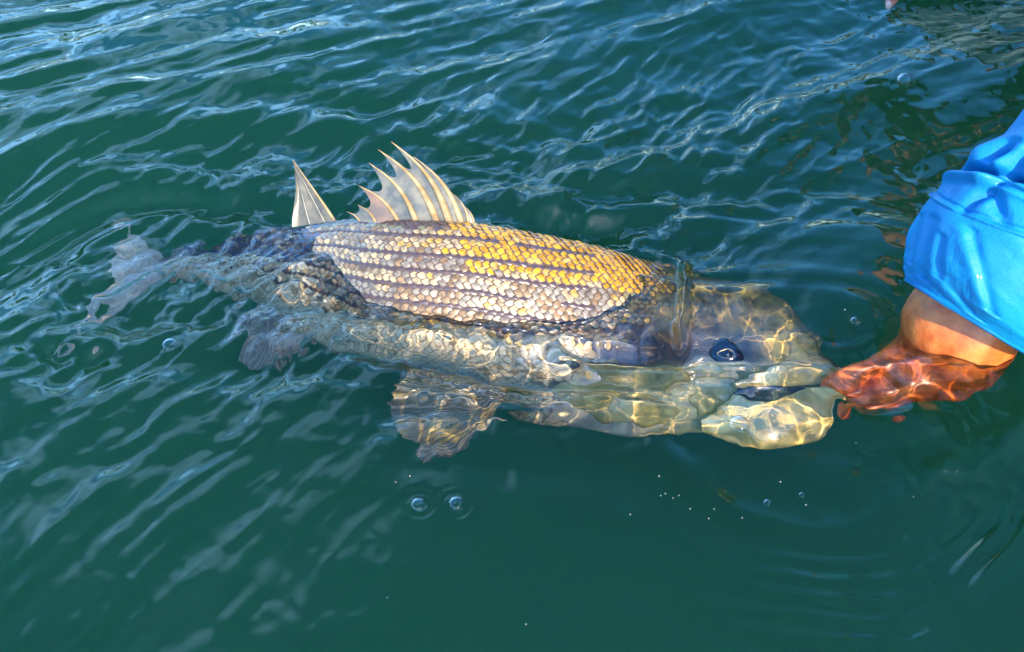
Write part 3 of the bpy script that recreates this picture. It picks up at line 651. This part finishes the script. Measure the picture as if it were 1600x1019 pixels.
# shirt
BLUEC = mat('blue_shirt', (.0, .24, .62), .62, spec=.35); BLUEC.node_tree.nodes['Principled BSDF'].inputs['Sheen Weight'].default_value = 0
def cloth_bump(m, c1, c2, sc=900, st=.25):
    L = m.node_tree.links; bs = m.node_tree.nodes['Principled BSDF']; tc = nd(m, 'ShaderNodeTexCoord'); n = nd(m, 'ShaderNodeTexNoise'); n.inputs['Scale'].default_value = 14; n.inputs['Detail'].default_value = 5
    L.new(tc.outputs['Object'], n.inputs['Vector']); r = ramp(m, [(.35, c1), (.65, c2)]); L.new(n.outputs['Fac'], r.inputs[0]); L.new(r.outputs[0], bs.inputs['Base Color'])
    w = nd(m, 'ShaderNodeTexNoise'); w.inputs['Scale'].default_value = sc; w.inputs['Detail'].default_value = 2; L.new(tc.outputs['Object'], w.inputs['Vector'])
    bn = nd(m, 'ShaderNodeBump'); bn.inputs['Strength'].default_value = st; bn.inputs['Distance'].default_value = .0006; L.new(w.outputs['Fac'], bn.inputs['Height'])
    mp = nd(m, 'ShaderNodeMapping'); mp.inputs['Rotation'].default_value = (.5, .6, .8); mp.inputs['Scale'].default_value = (1, 3.2, 1.4); L.new(tc.outputs['Object'], mp.inputs['Vector'])
    w2 = nd(m, 'ShaderNodeTexNoise'); w2.inputs['Scale'].default_value = 17; w2.inputs['Detail'].default_value = 4; w2.inputs['Distortion'].default_value = .8; L.new(mp.outputs[0], w2.inputs['Vector'])
    b2 = nd(m, 'ShaderNodeBump'); b2.inputs['Strength'].default_value = .55; b2.inputs['Distance'].default_value = .006; L.new(w2.outputs['Fac'], b2.inputs['Height']); L.new(bn.outputs[0], b2.inputs['Normal']); L.new(b2.outputs[0], bs.inputs['Normal'])
cloth_bump(BLUEC, (.0, .19, .44), (.0, .26, .52), 350, .5)
# damp patch near the hem shines
WET = BLUEC.copy(); WET.name = 'wet_blue_cloth'; WET.node_tree.nodes['Principled BSDF'].inputs['Coat Weight'].default_value = .12
RG = [((1412, 438), (1604, 556), .050, .058), ((1411, 425), (1625, 553), .060, .062), ((1411, 400), (1645, 545), .068, .070), ((1420, 355), (1680, 515), .072, .075), ((1449, 308), (1710, 455), .070, .072),
      ((1496, 264), (1745, 390), .066, .068), ((1562, 214), (1790, 330), .064, .066), ((1610, 150), (1860, 265), .064, .066)]
nr, ns = 260, 240; q = np.linspace(0, 7, nr); ks = np.arange(8)
Lp = spline(ks, np.array([g[0] for g in RG], float), q); Rp = spline(ks, np.array([g[1] for g in RG], float), q); Dp = spline(ks, np.array([g[3] for g in RG]), q)[:, 0]
d0 = np.linalg.norm(at(1508, 495, .040)-CAM); dist = d0; V = []; prev = None; Nrm = []
for i in range(nr):
    cpx = (Lp[i]+Rp[i])/2
    if prev is not None: dist -= .20*np.hypot(*(cpx-prev))*.0006
    prev = cpx; cpt = CAM+ray(*cpx)*dist; a = (CAM+ray(*Rp[i])*dist)-(CAM+ray(*Lp[i])*dist); ra = np.linalg.norm(a)/2; a = unit(a); ax = unit(RT*.50+UP*.84+TOCAM*.22); b = unit(np.cross(a, ax)); b = b if b@TOCAM > 0 else -b
    a2 = unit(a)
    for k in range(ns):
        w = 2*math.pi*k/ns; V.append(cpt+a2*ra*math.cos(w)+b*Dp[i]*math.sin(w))
V = np.array(V).reshape(nr, ns, 3); Cn = V.mean(1, keepdims=True); out = V-Cn; out /= np.linalg.norm(out, axis=2, keepdims=True)
QI, KI = np.meshgrid(q, np.arange(ns)*2*math.pi/ns, indexing='ij')
dsp = .0022*vnoise(QI*.9+np.cos(KI)*1.2, np.sin(KI)*2.0+KI*0, 3)+.0008*vnoise(QI*3+np.cos(KI)*2, np.cos(KI)*2.5+np.sin(KI)*3, 7)
def fold(q0, k0, q1, k1, wd, hh, bend=0.):
    """crease from (q0,k0) to (q1,k1) in ring / angle space"""
    eq, ek = q1-q0, k1-k0; L2 = eq*eq+ek*ek; t = ((QI-q0)*eq+(KI-k0)*ek)/L2; tc_ = np.clip(t, 0, 1)
    dd = np.hypot(QI-q0-tc_*eq-bend*np.sin(math.pi*tc_), KI-k0-tc_*ek); return hh*np.exp(-(dd/wd)**2)*(.35+.65*np.sin(math.pi*np.clip(tc_, .08, .92)))
# angle pi = left silhouette, pi/2 = towards the camera, 0 = right
dsp += -.010*np.exp(-((QI-5.0-.35*np.cos(KI*1.0-1.2))/.10)**2)*sstep(3.3, 2.6, KI)*sstep(.2, .9, KI)         # elbow crease
dsp += .005*np.exp(-((QI-4.75-.35*np.cos(KI-1.2))/.16)**2)*sstep(3.3, 2.7, KI)
dsp += -.009*np.exp(-((QI-5.6)/.30)**2)*np.exp(-((KI-2.45)/.10)**2)+.006*np.exp(-((QI-5.5)/.35)**2)*np.exp(-((KI-2.70)/.16)**2)
dsp += fold(3.5, 2.52, 1.5, 2.36, .10, -.0045, .1)+fold(3.4, 2.82, 1.9, 2.72, .09, -.004)+fold(3.2, 2.25, 2.0, 2.12, .07, -.0025)+fold(3.7, 1.98, 1.9, 1.38, .075, -.004, .08)+fold(3.55, 2.05, 1.75, 1.45, .12, .003, .08)
dsp += fold(4.9, 2.15, 4.2, 1.75, .10, -.005)+fold(5.0, 2.12, 4.0, 2.2, .07, -.005)+fold(5.0, 2.1, 5.0, 1.5, .08, -.005)+fold(5.9, 2.2, 5.0, 2.08, .13, -.010)+fold(6.0, 2.42, 5.0, 2.25, .16, .005)
dsp += fold(6.9, 2.5, 5.9, 2.1, .10, -.005)+fold(6.8, 1.9, 5.3, 1.5, .10, -.005)+fold(2.2, 2.0, .9, 1.5, .12, -.0018)+fold(4.6, 1.3, 3.2, .7, .10, -.004)
dsp += .0016*np.exp(-((QI-4.15-.20*np.sin(KI*2))/.035)**2)-.0012*np.exp(-((QI-4.28-.20*np.sin(KI*2))/.03)**2)          # sewn seam
dsp += .0010*np.exp(-((QI-.30)/.03)**2)                                                                                # hem stitching
V = V+out*(dsp*1.7)[..., None]
slv = mesh_obj('sleeve', V.reshape(-1, 3), grid_faces(nr, ns, True), WET); adopt(slv, ang); md = slv.modifiers.new('thick', 'SOLIDIFY'); md.thickness = .0015; md.offset = -1
TORS = skin_mesh('shirt', [[(elbow-axis*.05, .054), (elbow+axis*.01, .060), ((sh+elbow)/2, .066), (sh, .084), (chest, .16), (A3(1.18, .53, .46), .165), (A3(1.32, .52, .43), .16)], [(chest, .16), (shl, .088), (A3(1.08, .98, .50), .062), (A3(1.02, 1.22, .42), .052)], [(chest, .16), (neck+A3(0, 0, -.03), .078)]], BLUEC, ang, root=4)
PANT = mat('trouser_cloth', (.05, .05, .055), .8)
skin_mesh('trousers', [[(hip, .15), (A3(1.36, .66, .28), .105), (A3(1.18, .76, .20), .08), (A3(1.42, .78, .12), .068)], [(hip, .15), (A3(1.36, .38, .28), .105), (A3(1.18, .30, .20), .08), (A3(1.42, .28, .12), .068)], [(hip, .15), (A3(1.25, .52, .44), .15)]], PANT, ang, root=0)
# ------------------------------------------------------------------ second angler, a fingertip of the left hand just dips into the picture
DARK = mat('dark_glove', (.012, .013, .015), .7); DJ = mat('dark_jacket', (.006, .007, .008), .75)
two = empty('person', (1.45, 1.45, .1), 'second angler in dark jacket whose pink fingertip hangs at the top edge', 'person')
tip = at(1386, 12, .037)
fb = unit(A3(.22, -.25, 1)); sidev = unit(A3(.8, .55, 0)); mk = tip+fb*.07; pm = tip+fb*.11+sidev*.02; wr2 = tip+fb*.20+sidev*.02; fa = A3(.72, .74, .42); shd = A3(.88, .98, .72); ch2 = A3(1.0, 1.15, .92)
PINKS = mat('fingertip_skin', (.72, .26, .20), .4, sss=.2, coat=.3); mottle(PINKS, (.60, .20, .15), (.80, .34, .27), 60)
ch = [[(ch2, .13), (shd, .07), (fa, .045), (wr2, (.034, .028)), (pm, (.040, .018)), (mk, (.010, .010)), (tip+fb*.045, .0088), (tip+fb*.02, .0084), (tip+fb*.002, .0062)]]
for k in (1, 2, 3): b0 = mk+sidev*.022*k+fb*.01*k; ch.append([(pm, (.040, .018)), (b0, .010), (b0-fb*(.03-.004*k)-A3(0, .02, 0), .009), (b0-fb*(.03-.004*k)-A3(.012, .03, 0)+fb*.012, .008)])
ch.append([(pm, (.040, .018)), (pm-sidev*.035-fb*.02, .011), (pm-sidev*.04-fb*.045, .0095)])
ch.append([(ch2, .13), (A3(1.22, 1.26, .86), .15), (A3(1.42, 1.35, .76), .14), (A3(1.40, 1.50, .42), .085), (A3(1.50, 1.52, .14), .05)]); ch.append([(A3(1.42, 1.35, .76), .14), (A3(1.42, 1.18, .42), .085), (A3(1.52, 1.14, .14), .05)])
ch.append([(ch2, .13), (A3(.95, 1.10, 1.10), .055), (A3(.92, 1.08, 1.20), (.078, .088)), (A3(.91, 1.08, 1.27), (.07, .08))]); ch.append([(ch2, .13), (A3(1.10, 1.38, .88), .06), (A3(1.14, 1.58, .62), .045), (A3(1.06, 1.70, .42), .035)])
skin_mesh('body', ch, PINKS, two, root=0)
skin_mesh('glove', [[(tip+fb*.135+sidev*.02, (.040, .026)), (pm, (.045, .023)), (mk, (.0125, .0125)), (tip+fb*.042, .0112), (tip+fb*.022, .0108)]]+[[(pm, (.045, .023)), (mk+sidev*.022*k+fb*.01*k, .0125), (mk+sidev*.022*k+fb*.01*k-fb*(.03-.004*k)-A3(0, .02, 0), .0112)] for k in (1, 2, 3)]+[[(pm, (.045, .023)), (pm-sidev*.035-fb*.02, .0135)]], DARK, two, root=1)
skin_mesh('jacket', [[(wr2+(fa-wr2)*.5, .050), (fa, .075), (shd, .11), (ch2, .19), (A3(1.22, 1.26, .86), .20), (A3(1.34, 1.31, .80), .17)], [(ch2, .19), (A3(1.10, 1.38, .88), .085), (A3(1.14, 1.58, .62), .06)], [(ch2, .19), (A3(.96, 1.11, 1.06), .075)]], DJ, two, root=3)  # unseen torso leans out, posed and widened to darken the right-hand reflections
skin_mesh('trousers', [[(A3(1.34, 1.31, .79), .16), (A3(1.42, 1.35, .76), .155), (A3(1.40, 1.50, .42), .10), (A3(1.50, 1.52, .16), .065)], [(A3(1.42, 1.35, .76), .155), (A3(1.42, 1.18, .42), .10), (A3(1.52, 1.14, .16), .065)]], PANT, two, root=0)
blob('hair', A3(.94, 1.08, 1.24), (.088, .096, .09), HAIR, two)
nl = blob('fingernail', tip+fb*.008+A3(-.0030, -.0066, 0), (.0045, .002, .006), NAIL, two, 10)
# ------------------------------------------------------------------ boat
boat = empty('boat', (1.6, .8, 0), 'dark hulled fishing boat just outside the right edge beside the angler', 'boat')
HULL = mat('hull_paint', (.012, .014, .014), .3, coat=.5); DECK = mottle(mat('deck', (.10, .10, .095), .7), (.07, .07, .065), (.13, .13, .12), 30); RUB = mat('rub_rail', (.008, .008, .008), .5)
ys = np.linspace(-1.2, 3.4, 40); V = []; 
prof = [(.0, .40), (.02, .405), (.055, .40), (.055, .36), (.06, .10), (.60, .10), (1.14, .10), (1.145, .36), (1.145, .40), (1.18, .405), (1.2, .40), (1.16, .10), (1.08, -.10), (.6, -.18), (.12, -.10), (.04, .10)]
for y in ys:
    bow = max(0, (y-1.6)/1.8); c = .60; k = 1-bow**2.2
    for px_, pz in prof: V.append((.98+c+(px_-c)*max(k, .02)+.0*bow, y, pz+.18*bow**2))
hull = mesh_obj('hull', V, grid_faces(40, 16, True)+[tuple(range(16))[::-1], tuple(range(39*16, 40*16))], HULL, smooth=False); adopt(hull, boat)
for sx in (-.012, 1.212):
    pts = [(.98+.60+(sx-.60)*max(1-max(0, (y-1.6)/1.8)**2.2, .02), y, .39+.18*max(0, (y-1.6)/1.8)**2) for y in ys]; Vr, Fr = tube(pts, [.018]*40, 8); o_ = mesh_obj('rub_rail', Vr, Fr, RUB); adopt(o_, boat)
# ------------------------------------------------------------------ far bank, seen only in the ripples
BANK = mottle(mat('bank_earth', (.06, .07, .03), .9), (.04, .05, .02), (.09, .10, .04), 1)
b2 = mesh_obj('bank', [(-150, 55, -.5), (150, 55, -.5), (150, 60, 1.2), (-150, 60, 1.2), (150, 160, 3), (-150, 160, 3)], [(0, 1, 2, 3), (3, 2, 4, 5)], BANK); tag(b2, kind='structure')
LEAF = mat('foliage', (.09, .11, .025), .6); mottle(LEAF, (.05, .075, .015), (.13, .14, .03), .8)
rg = np.random.RandomState(3); V = []; Fc = []
for k in range(46):
    cx = -110+k*4.9+rg.randn(); cyy = 63+rg.rand()*12; hh = 13+rg.rand()*9; r0 = 2.6+rg.rand()*1.6
    n = 420; d_ = rg.randn(n, 3); d_ /= np.linalg.norm(d_, axis=1)[:, None]; rr_ = (.55+.5*rg.rand(n))[:, None]; lob = 1+.35*vnoise(d_[:, 0]*2+k, d_[:, 2]*2, k)[:, None]
    P = A3(cx, cyy, hh*.58)+d_*rr_*lob*A3(r0, r0, hh*.42); s_ = .28+.3*rg.rand(n)
    for p, s in zip(P, s_):
        a = rg.randn(3); a /= np.linalg.norm(a); b = np.cross(a, rg.randn(3)); b /= np.linalg.norm(b); i0 = len(V); V += [p-a*s, p+b*s*.7, p+a*s, p-b*s*.7]; Fc.append((i0, i0+1, i0+2, i0+3))
wood = mesh_obj('far_wood', V, Fc, LEAF, smooth=False); tag(wood, 'belt of olive green trees on the far bank, seen only as slivers in the ripples', None, None, 'stuff')
# ------------------------------------------------------------------ bubbles and froth
BUB = bpy.data.materials.new('bubble_film'); BUB.use_nodes = True; T = BUB.node_tree; T.nodes.clear(); o = T.nodes.new('ShaderNodeOutputMaterial'); tr = T.nodes.new('ShaderNodeBsdfTransparent'); gl = T.nodes.new('ShaderNodeBsdfGlossy'); gl.inputs['Roughness'].default_value = .02
lw = T.nodes.new('ShaderNodeLayerWeight'); lw.inputs[0].default_value = .25; mx = T.nodes.new('ShaderNodeMixShader'); T.links.new(lw.outputs['Facing'], mx.inputs[0]); T.links.new(tr.outputs[0], mx.inputs[1]); T.links.new(gl.outputs[0], mx.inputs[2]); T.links.new(mx.outputs[0], o.inputs[0])
gl.inputs['Color'].default_value = (.8, .85, .9, 1)
FROTH = mat('froth', (.22, .24, .20), .3, coat=.6)
def surf_z(x, y): return float(height(np.array([x]), np.array([y]))[0])
def bubble(px, py, r, lab, m=None, grp='air bubbles on the water'):
    p = at(px, py); z = surf_z(p[0], p[1]); V = []; n = 16
    for i in range(9):
        ph = math.pi*.5*i/8
        for k in range(n): w = 2*math.pi*k/n; V.append((r*math.cos(ph)*math.cos(w), r*math.cos(ph)*math.sin(w), r*.8*math.sin(ph)))
    o_ = mesh_obj('bubble', V, grid_faces(9, n, True)+[tuple(range(8*n, 9*n))], m or BUB); o_.location = (p[0], p[1], z-.0003); tag(o_, lab, 'bubble', grp); return o_
bubble(653, 787, .0062, 'left one of two clear bubbles side by side on green water below the fish')
bubble(713, 786, .0066, 'right one of two clear bubbles side by side on green water below the fish')
bubble(1154, 668, .0095, 'largest round bubble sitting over the pale lower jaw of the bass')
bubble(1332, 515, .0045, 'small bubble in the dark water between snout and wrist')
bubble(265, 538, .0075, 'lone bubble ringed by ripples on the left below the tail')
bubble(1415, 124, .011, 'flat clear bubble on the dark reflection at the upper right')
bubble(1200, 782, .0034, 'small clear bubble right of centre below the jaw', None)
bubble(1254, 770, .0026, 'tiny clear bubble just right of the small one below the jaw', None)
rn = random.Random(11); V = []; Fc = []
for (px, py) in [(1033, 771), (1040, 768), (1030, 742), (1052, 775), (1061, 772), (1079, 791), (1116, 793), (1108, 806), (1160, 807), (1220, 750), (1495, 737), (1426, 779), (605, 933), (1260, 785), (985, 470+330), (1338, 690), (1316, 498), (640, 742), (618, 752), (822, 970)]:
    p = at(px, py); r = rn.uniform(.0005, .0010); z = surf_z(p[0], p[1]); i0 = len(V)
    for dx, dy, dz in ((1, 0, 0), (-1, 0, 0), (0, 1, 0), (0, -1, 0), (0, 0, 1), (0, 0, -1)): V.append((p[0]+dx*r, p[1]+dy*r, z+dz*r))
    Fc += [(i0+a, i0+b, i0+c) for a, b, c in ((0, 2, 4), (2, 1, 4), (1, 3, 4), (3, 0, 4), (2, 0, 5), (1, 2, 5), (3, 1, 5), (0, 3, 5))]
fr = mesh_obj('froth', V, Fc, FROTH); tag(fr, 'specks of white froth scattered over the green water below the jaw', None, None, 'stuff')
